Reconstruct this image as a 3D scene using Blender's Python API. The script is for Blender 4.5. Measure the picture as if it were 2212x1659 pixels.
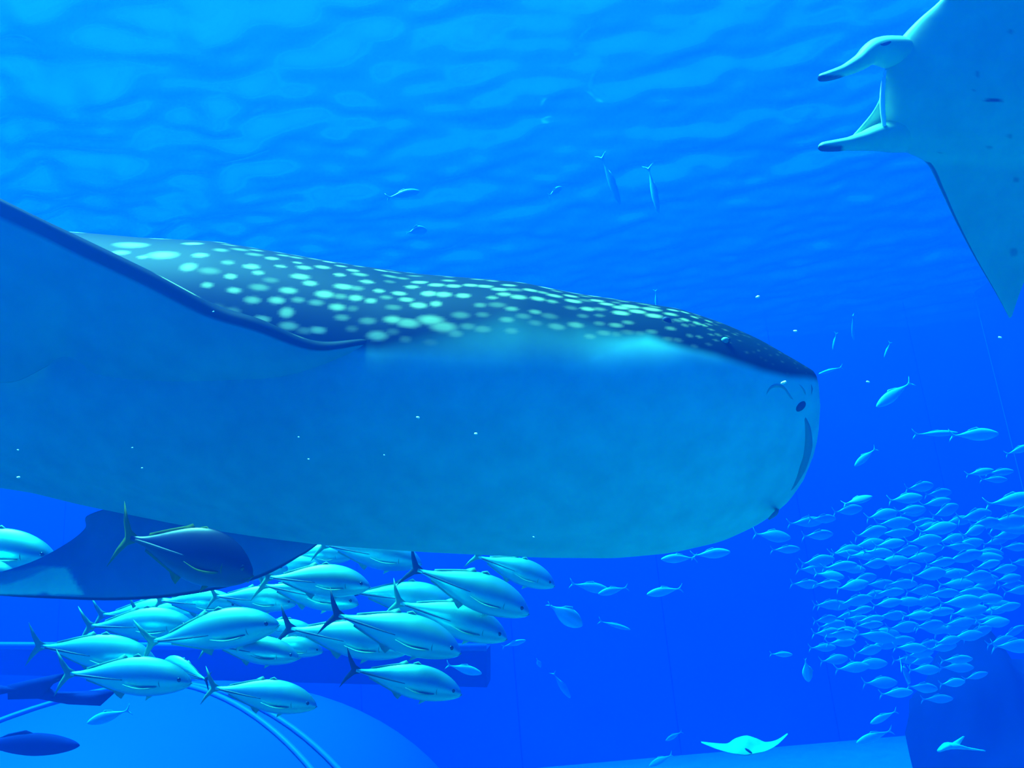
import bpy, bmesh, math, random
import numpy as np
from mathutils import Vector, Matrix, noise
from mathutils.bvhtree import BVHTree

sc = bpy.context.scene
COL = sc.collection
for o in list(bpy.data.objects):
    bpy.data.objects.remove(o)

# ------------------------------------------------------------------ camera
W, H, F = 2212, 1659, 1720.0
PITCH, ROLL = math.radians(15), math.radians(5)
FWD = Vector((0, math.cos(PITCH), math.sin(PITCH)))
_r0, _u0 = Vector((1, 0, 0)), Vector((0, -math.sin(PITCH), math.cos(PITCH)))
UP = _u0 * math.cos(ROLL) + _r0 * math.sin(ROLL)
RT = _r0 * math.cos(ROLL) - _u0 * math.sin(ROLL)
cam_data = bpy.data.cameras.new('camera')
cam = bpy.data.objects.new('camera', cam_data)
COL.objects.link(cam)
cam.matrix_world = Matrix(((RT.x, UP.x, -FWD.x, 0), (RT.y, UP.y, -FWD.y, 0), (RT.z, UP.z, -FWD.z, 0), (0, 0, 0, 1)))
cam_data.sensor_width = 36
cam_data.lens = F / W * 36
sc.camera = cam

# ------------------------------------------------------------------ light
sc.view_settings.view_transform = 'Standard'
sc.view_settings.look = 'None'
sc.view_settings.gamma = 1
sc.view_settings.use_curve_mapping = False
sc.view_settings.exposure = 0.0
sc.cycles.use_denoising = True
sc.cycles.adaptive_threshold = 0.2
sc.cycles.max_bounces = 6
sc.cycles.diffuse_bounces = 2
sc.cycles.glossy_bounces = 2
sc.cycles.transmission_bounces = 2
sc.cycles.volume_bounces = 1
sc.cycles.transparent_max_bounces = 8

world = bpy.data.worlds.new('daylight')
sc.world = world
world.use_nodes = True
bg = world.node_tree.nodes['Background']
bg.inputs[0].default_value = (0.10, 0.90, 0.90, 1)
bg.inputs[1].default_value = 0.8

sun_data = bpy.data.lights.new('sun', 'SUN')
sun_data.energy = 60.0
sun_data.color = (1.0, 1.0, 0.54)
sun_data.angle = math.radians(22)
sun = bpy.data.objects.new('sun', sun_data)
COL.objects.link(sun)
SUN_DIR = Vector((-0.34, -0.05, 0.92)).normalized()
sun.rotation_euler = SUN_DIR.to_track_quat('Z', 'Y').to_euler()

SURF_Z, FLOOR_Z = 6.3, -4.0
X0, X1, Y0, Y1 = -17.0, 13.0, -6.0, 21.0
WATER_SCATTER = (0.0, 0.125, 1.0)
WATER_SCATTER_D = 0.045
WATER_ABSORB = (0.35, 0.83, 0.98)
WATER_ABSORB_D = 0.5
ANISO = 0.45

# ------------------------------------------------------------------ helpers
def P(x, y, d):
    """a point of the place: photo pixel x, y at distance d along the view axis"""
    return RT * ((x - W / 2) / F * d) + UP * (-(y - H / 2) / F * d) + FWD * d

def proj(p):
    p = Vector(p)
    d = p.dot(FWD)
    return (W / 2 + p.dot(RT) / d * F, H / 2 - p.dot(UP) / d * F)

def tag(o, label=None, cat=None, group=None, kind=None):
    if label: o['label'] = label
    if cat: o['category'] = cat
    if group: o['group'] = group
    if kind: o['kind'] = kind
    return o

def empty(name, label=None, cat=None, group=None, kind=None):
    o = bpy.data.objects.new(name, None)
    o.empty_display_size = 0.1
    COL.objects.link(o)
    return tag(o, label, cat, group, kind)

def mesh(name, v, f, mat, parent=None, smooth=True, attrs=None):
    me = bpy.data.meshes.new(name)
    me.from_pydata([tuple(q) for q in v], [], f)
    me.materials.append(mat)
    if smooth:
        me.polygons.foreach_set('use_smooth', [True] * len(me.polygons))
    for k, a in (attrs or {}).items():
        at = me.attributes.new(k, 'FLOAT', 'POINT')
        at.data.foreach_set('value', np.asarray(a, dtype=np.float32))
    me.update()
    o = bpy.data.objects.new(name, me)
    COL.objects.link(o)
    if parent: o.parent = parent
    return o

def grid_faces(nu, nv, closed_v=False, off=0):
    f = []
    for i in range(nu - 1):
        for j in range(nv if closed_v else nv - 1):
            a = off + i * nv + j
            b = off + i * nv + (j + 1) % nv
            f.append((a, b, b + nv, a + nv))
    return f

def interp(pts, n):
    """resample a polyline of vectors smoothly (Catmull-Rom) to n points"""
    p = np.array([tuple(q) for q in pts], float)
    m = len(p)
    t = np.linspace(0, m - 1, n)
    i = np.clip(t.astype(int), 0, m - 2)
    u = (t - i)[:, None]
    g = lambda k: p[np.clip(k, 0, m - 1)]
    p0, p1, p2, p3 = g(i - 1), g(i), g(i + 1), g(i + 2)
    return 0.5 * (2 * p1 + (p2 - p0) * u + (2 * p0 - 5 * p1 + 4 * p2 - p3) * u ** 2 + (3 * p1 - p0 - 3 * p2 + p3) * u ** 3)

def tube(name, pts, rad, mat, parent=None, n=8, res=None, flat=1.0, attrs=None):
    """closed tapered tube along pts"""
    m = res or len(pts) * 4
    c = interp(pts, m)
    r = np.interp(np.linspace(0, len(pts) - 1, m), range(len(pts)), rad if hasattr(rad, '__len__') else [rad] * len(pts))
    v = []
    ref = None
    for i in range(m):
        t = Vector(c[min(i + 1, m - 1)] - c[max(i - 1, 0)]).normalized()
        if ref is None:
            ref = t.cross(Vector((0.31, 0.2, 0.93))).normalized()
        ref = (ref - t * ref.dot(t)).normalized()
        b = t.cross(ref)
        for k in range(n):
            a = 2 * math.pi * k / n
            v.append(Vector(c[i]) + (ref * math.cos(a) + b * math.sin(a) * flat) * r[i])
    f = grid_faces(m, n, True)
    f.append(tuple(range(n))[::-1])
    f.append(tuple(range((m - 1) * n, m * n)))
    return mesh(name, v, f, mat, parent, attrs=attrs)

def ellipsoid(name, c, axes, mat, parent=None, nu=12, nv=16, power=1.0):
    """axes: three vectors (already scaled)"""
    v, f = [], []
    for i in range(nu + 1):
        a = math.pi * i / nu
        for j in range(nv):
            b = 2 * math.pi * j / nv
            v.append(Vector(c) + axes[0] * (math.sin(a) * math.cos(b)) + axes[1] * (math.sin(a) * math.sin(b)) + axes[2] * math.cos(a))
    return mesh(name, v, grid_faces(nu + 1, nv, True), mat, parent)

def blade(name, lead, trail, thick, mat, parent=None, ns=24, nc=14, up=None, attr_fn=None, camber=0.0):
    """fin / wing: lead and trail edges (equal counts of 3D points), half-thickness per span station"""
    L, T = interp(lead, ns), interp(trail, ns)
    th = np.interp(np.linspace(0, len(lead) - 1, ns), range(len(lead)), thick)
    v, cs, ss, side = [], [], [], []
    ring = [(k / nc, 1) for k in range(nc + 1)] + [(k / nc, -1) for k in range(nc - 1, 0, -1)]
    for i in range(ns):
        sp = Vector(L[min(i + 1, ns - 1)] + T[min(i + 1, ns - 1)] - L[max(i - 1, 0)] - T[max(i - 1, 0)])
        ch = Vector(T[i] - L[i])
        if ch.length < 1e-6: ch = Vector(T[max(i - 1, 0)] - L[max(i - 1, 0)])
        nrm = sp.cross(ch)
        nrm = nrm.normalized() if nrm.length > 1e-9 else Vector((0, 0, 1))
        if up is not None and nrm.dot(up) < 0: nrm = -nrm
        for c, s in ring:
            c2 = c * c * (3 - 2 * c) * 0.5 + c * 0.5
            t = th[i] * 2.598 * math.sqrt(c2) * (1 - c2)
            q = Vector(L[i]) * (1 - c2) + Vector(T[i]) * c2 + nrm * (s * t + camber * math.sin(math.pi * c2) * ch.length)
            v.append(q); cs.append(c2); ss.append(i / (ns - 1)); side.append(s)
    n = len(ring)
    f = grid_faces(ns, n, True)
    f.append(tuple(range(n))[::-1]); f.append(tuple(range((ns - 1) * n, ns * n)))
    at = attr_fn(v, cs, ss, side) if attr_fn else None
    return mesh(name, v, f, mat, parent, attrs=at)

def copy_tree(o, parent=None):
    c = o.copy()
    COL.objects.link(c)
    c.parent = parent
    for ch in o.children:
        if ch is not c: copy_tree(ch, c)
    return c

# ------------------------------------------------------------------ materials
def new_mat(name):
    m = bpy.data.materials.new(name)
    m.use_nodes = True
    return m, m.node_tree, m.node_tree.nodes['Principled BSDF']

def plain(name, col, rough=0.6, spec=0.3, noise_scale=None, noise_amt=0.15, bump=0.0):
    m, nt, b = new_mat(name)
    b.inputs['Roughness'].default_value = rough
    b.inputs['Specular IOR Level'].default_value = spec
    if noise_scale:
        tc = nt.nodes.new('ShaderNodeTexCoord')
        nz = nt.nodes.new('ShaderNodeTexNoise')
        nz.inputs['Scale'].default_value = noise_scale
        nz.inputs['Detail'].default_value = 5
        rp = nt.nodes.new('ShaderNodeMix'); rp.data_type = 'RGBA'
        rp.inputs['A'].default_value = (*[c * (1 - noise_amt) for c in col], 1)
        rp.inputs['B'].default_value = (*[min(1, c * (1 + noise_amt)) for c in col], 1)
        nt.links.new(tc.outputs['Object'], nz.inputs['Vector'])
        nt.links.new(nz.outputs['Fac'], rp.inputs['Factor'])
        nt.links.new(rp.outputs['Result'], b.inputs['Base Color'])
        if bump:
            bp = nt.nodes.new('ShaderNodeBump')
            bp.inputs['Strength'].default_value = bump
            nt.links.new(nz.outputs['Fac'], bp.inputs['Height'])
            nt.links.new(bp.outputs['Normal'], b.inputs['Normal'])
    else:
        b.inputs['Base Color'].default_value = (*col, 1)
    return m

def two_tone(name, belly, back, spot, rough=0.5, noise_scale=6, spec=0.25):
    """pigment and painted light from mesh attributes: dark = back pigment, spot = pale spots"""
    m, nt, b = new_mat(name)
    b.inputs['Roughness'].default_value = rough
    b.inputs['Specular IOR Level'].default_value = spec
    d = nt.nodes.new('ShaderNodeAttribute'); d.attribute_name = 'dark'
    s = nt.nodes.new('ShaderNodeAttribute'); s.attribute_name = 'spot'
    m1 = nt.nodes.new('ShaderNodeMix'); m1.data_type = 'RGBA'
    m2 = nt.nodes.new('ShaderNodeMix'); m2.data_type = 'RGBA'
    m1.inputs['A'].default_value = (*belly, 1); m1.inputs['B'].default_value = (*back, 1)
    m2.inputs['B'].default_value = (*spot, 1)
    nt.links.new(d.outputs['Fac'], m1.inputs['Factor'])
    nt.links.new(m1.outputs['Result'], m2.inputs['A'])
    nt.links.new(s.outputs['Fac'], m2.inputs['Factor'])
    tc = nt.nodes.new('ShaderNodeTexCoord'); nz = nt.nodes.new('ShaderNodeTexNoise')
    nz.inputs['Scale'].default_value = noise_scale; nz.inputs['Detail'].default_value = 4
    nt.links.new(tc.outputs['Object'], nz.inputs['Vector'])
    mr = nt.nodes.new('ShaderNodeMapRange')
    mr.inputs['From Min'].default_value = 0.3; mr.inputs['From Max'].default_value = 0.7
    mr.inputs['To Min'].default_value = 0.9; mr.inputs['To Max'].default_value = 1.08
    nt.links.new(nz.outputs['Fac'], mr.inputs['Value'])
    mu = nt.nodes.new('ShaderNodeVectorMath'); mu.operation = 'SCALE'
    nt.links.new(m2.outputs['Result'], mu.inputs[0]); nt.links.new(mr.outputs['Result'], mu.inputs['Scale'])
    nt.links.new(mu.outputs['Vector'], b.inputs['Base Color'])
    return m

def fish_skin(name, back, side, belly, rough=0.35, spec=0.5, lo=-0.12, hi=0.13, metal=0.0):
    """fish skin, mostly countershaded: colour by height in the fish's own frame"""
    m, nt, b = new_mat(name)
    b.inputs['Roughness'].default_value = rough
    b.inputs['Specular IOR Level'].default_value = spec
    b.inputs['Metallic'].default_value = metal
    tc = nt.nodes.new('ShaderNodeTexCoord'); sx = nt.nodes.new('ShaderNodeSeparateXYZ')
    mr = nt.nodes.new('ShaderNodeMapRange'); cr = nt.nodes.new('ShaderNodeValToRGB')
    mr.inputs['From Min'].default_value = lo; mr.inputs['From Max'].default_value = hi
    nz = nt.nodes.new('ShaderNodeTexNoise'); nz.inputs['Scale'].default_value = 9
    ad = nt.nodes.new('ShaderNodeMath'); ad.operation = 'MULTIPLY_ADD'
    ad.inputs[1].default_value = 0.05
    nt.links.new(tc.outputs['Object'], sx.inputs[0]); nt.links.new(tc.outputs['Object'], nz.inputs['Vector'])
    nt.links.new(nz.outputs['Fac'], ad.inputs[0]); nt.links.new(sx.outputs['Z'], ad.inputs[2])
    nt.links.new(ad.outputs[0], mr.inputs['Value']); nt.links.new(mr.outputs['Result'], cr.inputs[0])
    e = cr.color_ramp.elements
    e[0].position = 0.0; e[0].color = (*belly, 1)
    e[1].position = 1.0; e[1].color = (*back, 1)
    k = e.new(0.3); k.color = (*side, 1)
    k = e.new(0.66); k.color = (*side, 1)
    nt.links.new(cr.outputs[0], b.inputs['Base Color'])
    return m

M = {}
M['concrete'] = plain('tank_wall_paint', (0.02, 0.13, 0.70), 0.7, 0.2, 0.8, 0.2)
M['seam'] = plain('wall_joint', (0.018, 0.115, 0.62), 0.8, 0.1)
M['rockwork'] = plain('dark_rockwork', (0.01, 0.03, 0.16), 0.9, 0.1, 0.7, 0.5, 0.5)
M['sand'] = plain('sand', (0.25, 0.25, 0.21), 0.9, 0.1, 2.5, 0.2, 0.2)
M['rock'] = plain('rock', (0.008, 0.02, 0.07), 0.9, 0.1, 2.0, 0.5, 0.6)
M['pale_rock'] = plain('pale_rock', (0.05, 0.09, 0.16), 0.9, 0.1, 2.0, 0.4, 0.5)
M['shark'] = two_tone('whale_shark_skin', (0.20, 0.72, 0.62), (0.004, 0.014, 0.018), (0.55, 0.55, 0.28), 0.6, 6, 0.06)
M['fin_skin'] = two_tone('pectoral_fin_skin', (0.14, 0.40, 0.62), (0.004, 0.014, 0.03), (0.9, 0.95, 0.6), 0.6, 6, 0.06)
M['mouth_dark'] = plain('dark_skin', (0.02, 0.03, 0.07), 0.6, 0.2)
M['skin_fold'] = plain('skin_fold', (0.10, 0.30, 0.30), 0.6, 0.2)
M['nostril'] = plain('nostril_skin', (0.02, 0.07, 0.12), 0.7, 0.1)
M['soft_fold'] = plain('soft_skin_fold', (0.14, 0.42, 0.38), 0.6, 0.1)
M['eye_pale'] = plain('eye_rim', (0.12, 0.30, 0.24), 0.4, 0.4)
M['eye'] = plain('eye', (0.01, 0.012, 0.02), 0.12, 0.8)
M['manta'] = two_tone('manta_skin', (0.22, 0.62, 0.34), (0.006, 0.012, 0.02), (0.9, 0.9, 0.7))
M['trevally'] = fish_skin('trevally_skin', (0.16, 0.70, 0.60), (0.12, 0.60, 0.62), (0.10, 0.50, 0.60), rough=0.42, metal=0.85)  # paler back, darker belly: light from above put into the colour
M['shaded_trevally'] = fish_skin('shaded_trevally_skin', (0.003, 0.008, 0.04), (0.004, 0.014, 0.07), (0.04, 0.12, 0.20))  # skin darkened to stand in for the shade under the shark
M['school'] = fish_skin('school_fish_skin', (0.05, 0.36, 0.60), (0.06, 0.50, 0.85), (0.07, 0.62, 0.95), rough=0.5, metal=0.3)
M['far_fish'] = fish_skin('far_fish_skin', (0.06, 0.45, 0.60), (0.07, 0.62, 0.85), (0.08, 0.85, 0.95))
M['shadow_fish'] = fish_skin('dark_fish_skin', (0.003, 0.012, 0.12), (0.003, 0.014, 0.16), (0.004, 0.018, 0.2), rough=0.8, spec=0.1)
M['fin'] = plain('trevally_fin', (0.09, 0.34, 0.24), 0.5, 0.3)
M['dark_fin'] = plain('dark_fin', (0.006, 0.025, 0.04), 0.5, 0.3)
M['yellow_fin'] = plain('yellow_fin', (0.12, 0.17, 0.02), 0.6, 0.1)
M['pale_fin'] = plain('pale_fin', (0.25, 0.60, 0.36), 0.4, 0.4)
M['scute'] = plain('scute_line', (0.04, 0.07, 0.10), 0.5, 0.4)
M['speck'] = plain('drifting_speck', (0.95, 0.95, 0.9), 0.5, 0.2)
M['frame'] = plain('dome_frame', (0.04, 0.17, 0.40), 0.5, 0.2)
M['ledge'] = plain('ledge_paint', (0.005, 0.03, 0.20), 0.8, 0.1)

# water volume
wm = bpy.data.materials.new('sea_water'); wm.use_nodes = True
nt = wm.node_tree; nt.nodes.clear()
out = nt.nodes.new('ShaderNodeOutputMaterial')
vs = nt.nodes.new('ShaderNodeVolumeScatter'); va = nt.nodes.new('ShaderNodeVolumeAbsorption'); ad = nt.nodes.new('ShaderNodeAddShader')
vs.inputs['Color'].default_value = (*WATER_SCATTER, 1); vs.inputs['Density'].default_value = WATER_SCATTER_D
vs.inputs['Anisotropy'].default_value = ANISO
va.inputs['Color'].default_value = (*WATER_ABSORB, 1); va.inputs['Density'].default_value = WATER_ABSORB_D
nt.links.new(vs.outputs[0], ad.inputs[0]); nt.links.new(va.outputs[0], ad.inputs[1]); nt.links.new(ad.outputs[0], out.inputs['Volume'])
M['water'] = wm

# water surface: transmits steeply, mirrors at grazing angles (Fresnel)
sm = bpy.data.materials.new('rippled_surface'); sm.use_nodes = True
nt = sm.node_tree; nt.nodes.clear()
out = nt.nodes.new('ShaderNodeOutputMaterial')
tr = nt.nodes.new('ShaderNodeBsdfTransparent'); gl = nt.nodes.new('ShaderNodeBsdfGlossy'); fr = nt.nodes.new('ShaderNodeLayerWeight')
fr.inputs['Blend'].default_value = 0.5; gl.inputs['Roughness'].default_value = 0.12
mx = nt.nodes.new('ShaderNodeMixShader')
fm = nt.nodes.new('ShaderNodeMapRange'); fm.inputs['From Min'].default_value = 0.15; fm.inputs['From Max'].default_value = 0.75; fm.inputs['To Min'].default_value = 0.22; fm.inputs['To Max'].default_value = 0.82
nt.links.new(fr.outputs['Facing'], fm.inputs['Value'])
nt.links.new(fm.outputs[0], mx.inputs[0]); nt.links.new(tr.outputs[0], mx.inputs[1]); nt.links.new(gl.outputs[0], mx.inputs[2])
nt.links.new(mx.outputs[0], out.inputs['Surface'])
M['surface'] = sm

# ------------------------------------------------------------------ the tank
def box_mesh(lo, hi):
    v = [(x, y, z) for x in (lo[0], hi[0]) for y in (lo[1], hi[1]) for z in (lo[2], hi[2])]
    return v, [(0, 1, 3, 2), (4, 6, 7, 5), (0, 4, 5, 1), (2, 3, 7, 6), (0, 2, 6, 4), (1, 5, 7, 3)]

def box(name, lo, hi, mat, parent=None):
    v, f = box_mesh(lo, hi)
    return mesh(name, v, f, mat, parent, smooth=False)

e = 0.02
v, f = box_mesh((X0 + e, Y0 + e, FLOOR_Z + e), (X1 - e, Y1 - e, SURF_Z - 0.02))
tag(mesh('water', v, f, M['water'], smooth=False), kind='structure')
tag(box('floor', (X0, Y0, FLOOR_Z - 0.3), (X1, Y1, FLOOR_Z), M['sand']), kind='structure')

# back wall and right wall: cast panels with recessed joints
def wall_panels(name, axis, fixed, a0, a1, width, first, pm):
    root = empty(name, kind='structure')
    z0, z1 = FLOOR_Z, SURF_Z + 0.8
    if axis == 'x':
        box('wall_backing', (a0, fixed + 0.03, z0), (a1, fixed + 0.4, z1), M['seam'], root)
    else:
        box('wall_backing', (fixed + 0.03, a0, z0), (fixed + 0.4, a1, z1), M['seam'], root)
    cuts = [a0]; a = first
    while a < a1:
        if a > a0: cuts.append(a)
        a += width
    cuts.append(a1)
    for p, q in zip(cuts, cuts[1:]):
        g = 0.014
        if axis == 'x': box('panel', (p + g, fixed, z0), (q - g, fixed + 0.1, z1), pm, root)
        else: box('panel', (fixed, p + g, z0), (fixed + 0.1, q - g, z1), pm, root)
    return root

wall_panels('wall_back', 'x', Y1, X0, X1, 3.85, -0.55 - 3.85 * 5, M['concrete'])
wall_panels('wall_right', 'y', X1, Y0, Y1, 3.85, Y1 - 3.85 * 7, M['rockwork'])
tag(box('wall_front_light_block', (X0, Y0 - 0.3, FLOOR_Z), (X1, Y0, SURF_Z + 0.8), M['rockwork']), kind='structure')  # unseen, added behind the camera to cut ambient light on the belly
lw = box('wall_left', (X0 - 0.3, Y0, FLOOR_Z), (X0, Y1, SURF_Z + 0.8), M['concrete']); tag(lw, kind='structure')

# rippled water surface
nx, ny = 420, 330
xs, ys = np.linspace(X0, X1, nx), np.linspace(Y0, Y1, ny)
gx, gy = np.meshgrid(xs, ys, indexing='ij')
rs = np.random.RandomState(4)
gz = np.zeros_like(gx)
for k in range(46):
    wl = 0.34 * (5.5 ** rs.rand())
    an = rs.normal(1.15, 0.55)
    ph = rs.rand() * 6.28
    gz += 0.013 * wl ** 0.9 * np.sin((gx * math.cos(an) + gy * math.sin(an)) * 6.283 / wl + ph)
v = np.stack([gx, gy, SURF_Z + gz * 1.0 * np.clip(1.0 - (gx + 7) / 14, 0.4, 1.0)], -1).reshape(-1, 3)
srf = mesh('water_surface', v, [q[::-1] for q in grid_faces(nx, ny)], M['surface']); tag(srf, kind='structure')

# ------------------------------------------------------------------ whale shark
shark = empty('whale_shark', 'huge white-spotted whale shark swimming across the middle, pale belly toward us', 'whale shark')
PHI = math.radians(36)
BEL = -FWD * math.cos(PHI) - UP * math.sin(PHI)
WID = UP * math.cos(PHI) - FWD * math.sin(PHI)
TOPC = [(-2700, 690), (-2300, 660), (-1800, 600), (-1200, 540), (-700, 505), (-300, 492), (0, 490), (160, 499), (330, 514), (480, 521), (620, 546), (760, 571), (900, 591), (1040, 602), (1130, 610),
        (1240, 633), (1400, 656), (1470, 667), (1560, 697), (1640, 732), (1700, 767), (1740, 790), (1758, 802), (1767, 818), (1771, 850), (1772, 876)]
BOTC = [(-2700, 720), (-2300, 735), (-1800, 785), (-1200, 880), (-700, 955), (-300, 1015), (0, 1052), (80, 1064), (190, 1092), (400, 1135), (560, 1160), (700, 1178), (920, 1193), (1170, 1205), (1330, 1206),
        (1450, 1195), (1560, 1170), (1640, 1133), (1700, 1090), (1735, 1040), (1757, 985), (1767, 945), (1771, 905), (1772, 878)]
sx_ = np.concatenate([np.linspace(-2700, -60, 90), np.linspace(-50, 1690, 340), 1690 + 82 * (1 - np.cos(np.linspace(0.05, 1, 34) * math.pi / 2)[::-1][::1]) * 0 + 1690 + 0 * np.zeros(34)])
sx_ = np.concatenate([np.linspace(-2700, -60, 90), np.linspace(-50, 1690, 340), 1690 + 82 * np.sin(np.linspace(0.04, 1, 40) * math.pi / 2)])
sx_[-1] = 1771.9
topy = np.interp(sx_, *zip(*TOPC)); boty = np.interp(sx_, *zip(*BOTC))
def smooth1(a, n=7, it=3):
    for _ in range(it):
        a = np.convolve(np.pad(a, n // 2, mode='edge'), np.ones(n) / n, mode='valid')
    return a
xs_u = np.linspace(-2700, 1772, 1200)
for arr_name in ('t', 'b'):
    raw = np.interp(xs_u, *zip(*(TOPC if arr_name == 't' else BOTC)))
    sm_ = smooth1(raw, 9, 3)
    k_ = np.clip((1745 - xs_u) / 60, 0, 1)
    fin_ = sm_ * k_ + raw * (1 - k_)
    if arr_name == 't': topy = np.interp(sx_, xs_u, fin_)
    else: boty = np.interp(sx_, xs_u, fin_)
topy[-1], boty[-1] = 874, 880
dep = np.interp(sx_, [-2700, 0, 1772], [6.4, 4.85, 4.55])
ratio = np.interp(sx_, [-2700, -1200, 0, 700, 1300, 1600, 1740, 1772], [1.0, 0.95, 0.86, 0.80, 0.66, 0.56, 0.50, 0.5])
NR = 360
th = np.linspace(0, 2 * math.pi, NR, endpoint=False)
sgn = np.sign
ex = 0.92
ct, st = sgn(np.cos(th)) * np.abs(np.cos(th)) ** ex, sgn(np.sin(th)) * np.abs(np.sin(th)) ** ex
nRT, nUP, nFW, nB, nWd = [np.array(tuple(q)) for q in (RT, UP, FWD, BEL, WID)]
rings = []
for i, x in enumerate(sx_):
    yc, half = (topy[i] + boty[i]) / 2, (boty[i] - topy[i]) / 2
    a = half * dep[i] / F
    bulge = np.ones(NR)
    # gill bulge: the shoulder swells behind the gill slits
    g = 0.05 * math.exp(-((x - 640) / 190) ** 2) - 0.035 * math.exp(-((x - 870) / 60) ** 2)
    bulge += g * np.exp(-((th - math.radians(100)) / 0.45) ** 2)
    # long folds along the belly
    if x < 900:
        k = min(1, (900 - x) / 400)
        bulge += k * 0.05 * np.cos((th + 0.72) * 9) * np.exp(-((th - 2 * math.pi + 0.75) / 0.35) ** 2)
    for _ in range(7):
        C = np.array(tuple(P(x, yc, dep[i])))
        bb = a * ratio[i]
        pts = C + (a * st * bulge)[:, None] * nWd + (np.where(ct > 0, bb, bb * 1.08) * ct * bulge)[:, None] * nB
        d = pts @ nFW
        yy = H / 2 - (pts @ nUP) / d * F
        ext = (yy.max() - yy.min()) / 2
        a *= half / max(ext, 1e-6)
        yc += (topy[i] + boty[i]) / 2 - (yy.max() + yy.min()) / 2
    # keep the section on its station: undo the sideways perspective drift
    drift = (W / 2 + (pts @ nRT) / d * F) - x
    amt = 1.0 if x > 1200 else max(0.0, (x + 300) / 1500)
    pts = pts - (drift / F * d * amt)[:, None] * nRT
    rings.append(pts)
V = np.array(rings)
NS = len(sx_)
d = V @ nFW
PX = W / 2 + (V @ nRT) / d * F
PY = H / 2 - (V @ nUP) / d * F
# pigment border (photo heights on the visible flank); lowered over the cheek to dim its light
BORD = [(-2700, 700), (-300, 600), (0, 610), (300, 660), (500, 715), (700, 748), (830, 764), (950, 762), (1100, 752), (1240, 756), (1330, 738), (1400, 730), (1450, 746), (1550, 770), (1650, 802), (1700, 814), (1745, 816), (1772, 822)]
SOFT = [(-2700, 20), (700, 14), (830, 24), (950, 60), (1100, 95), (1250, 75), (1350, 24), (1450, 14), (1772, 10)]
dark = np.zeros((NS, NR)); 
arc = np.zeros((NS, NR))
for i, x in enumerate(sx_):
    seg = np.linalg.norm(np.roll(V[i], -1, 0) - V[i], axis=1)
    arc[i] = np.concatenate([[0], np.cumsum(seg)[:-1]])
    yb = np.interp(x, *zip(*BORD)); sf = np.interp(x, *zip(*SOFT))
    jmin = int(np.argmin(PY[i]))
    front = np.arange(NR) <= jmin
    front &= th < math.pi
    vis = np.where(front)[0]
    if len(vis) < 2: continue
    jb = vis[np.argmin(np.abs(PY[i, vis] - yb))]
    tb = th[jb]
    val = np.clip((yb + sf - PY[i]) / (2 * sf), 0, 1)
    dk = np.where(front, val, 0)
    # behind the visible edge: all dark to the mirrored border on the far flank
    rest = ~front
    far = np.clip((2 * math.pi - tb + 0.06 - th) / 0.12, 0, 1)
    dk = np.where(rest, far, dk)
    dark[i] = np.maximum(dk * dk * (3 - 2 * dk), np.interp(x, [-2700, 600, 1600], [0.5, 0.5, 0.0]))  # belly tone paints in the light gradient: darker rear, paler throat

# spots: those legible in the photo, then a looser fill over the rest of the back
SP = [(352, 551, 27, 13), (417, 527, 18, 7), (285, 530, 30, 6), (348, 516, 20, 4), (480, 519, 14, 4), (165, 500, 16, 4), (405, 577, 14, 11), (432, 551, 14, 7), (262, 548, 16, 6), (310, 555, 10, 5),
      (655, 576, 13, 5), (694, 577, 13, 5), (648, 598, 16, 6), (604, 575, 10, 4), (640, 567, 8, 4), (560, 590, 10, 5), (668, 612, 12, 6), (620, 627, 15, 7), (543, 646, 14, 7), (495, 597, 10, 6), (445, 617, 10, 6),
      (507, 627, 12, 6), (595, 648, 14, 7), (617, 675, 12, 10), (568, 688, 14, 5), (622, 702, 16, 5), (685, 713, 14, 6), (730, 664, 14, 7), (766, 645, 12, 7), (703, 634, 16, 8), (740, 620, 16, 6), (790, 607, 12, 5),
      (735, 575, 10, 4), (760, 583, 11, 4), (710, 565, 12, 3), (585, 558, 12, 4), (825, 585, 12, 4), (735, 595, 10, 5), (545, 575, 14, 4), (890, 586, 10, 3), (907, 610, 14, 6), (945, 615, 14, 6), (980, 618, 13, 6), (1015, 617, 13, 5),
      (1048, 618, 14, 5), (890, 620, 12, 5), (925, 634, 13, 8), (960, 637, 14, 8), (875, 647, 12, 6), (905, 660, 14, 7), (940, 655, 10, 7), (820, 628, 10, 5), (800, 650, 10, 6), (860, 635, 12, 5), (1080, 624, 14, 6), (1100, 616, 12, 3),
      (1145, 626, 13, 4), (1195, 638, 14, 5), (1240, 650, 14, 5), (1290, 650, 12, 4), (1180, 622, 14, 3), (1340, 665, 14, 5), (1310, 656, 12, 4), (1364, 662, 16, 5), (1410, 668, 16, 5), (1375, 673, 14, 6), (1415, 681, 14, 6),
      (1450, 679, 12, 5), (1340, 675, 14, 6), (1455, 670, 10, 3), (1480, 675, 9, 3), (1480, 690, 9, 4), (1500, 685, 8, 3), (1505, 697, 8, 4), (1530, 694, 8, 3), (1520, 703, 7, 3), (1235, 640, 12, 3), (1285, 640, 12, 2), (1270, 668, 12, 5),
      (1120, 640, 14, 6), (1160, 646, 13, 6), (1090, 636, 12, 5), (1000, 640, 12, 7), (880, 700, 20, 4), (930, 690, 22, 4), (960, 705, 22, 4), (850, 690, 16, 4), (815, 725, 18, 4)]
VIS = np.arange(NR)[None, :] < np.argmin(PY, 1)[:, None]
VIS &= (th > 1.0)[None, :]
spots = []
for (x, y, rx, ry) in SP:
    i, j = np.unravel_index(np.argmin((PX - x) ** 2 + (PY - y) ** 2 + 1e6 * ~VIS), PX.shape)
    spots.append((V[i, j], rx * 1.0, ry, True))
rnd = random.Random(7)
pts_used = [s[0] for s in spots]
tries = 0
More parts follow.
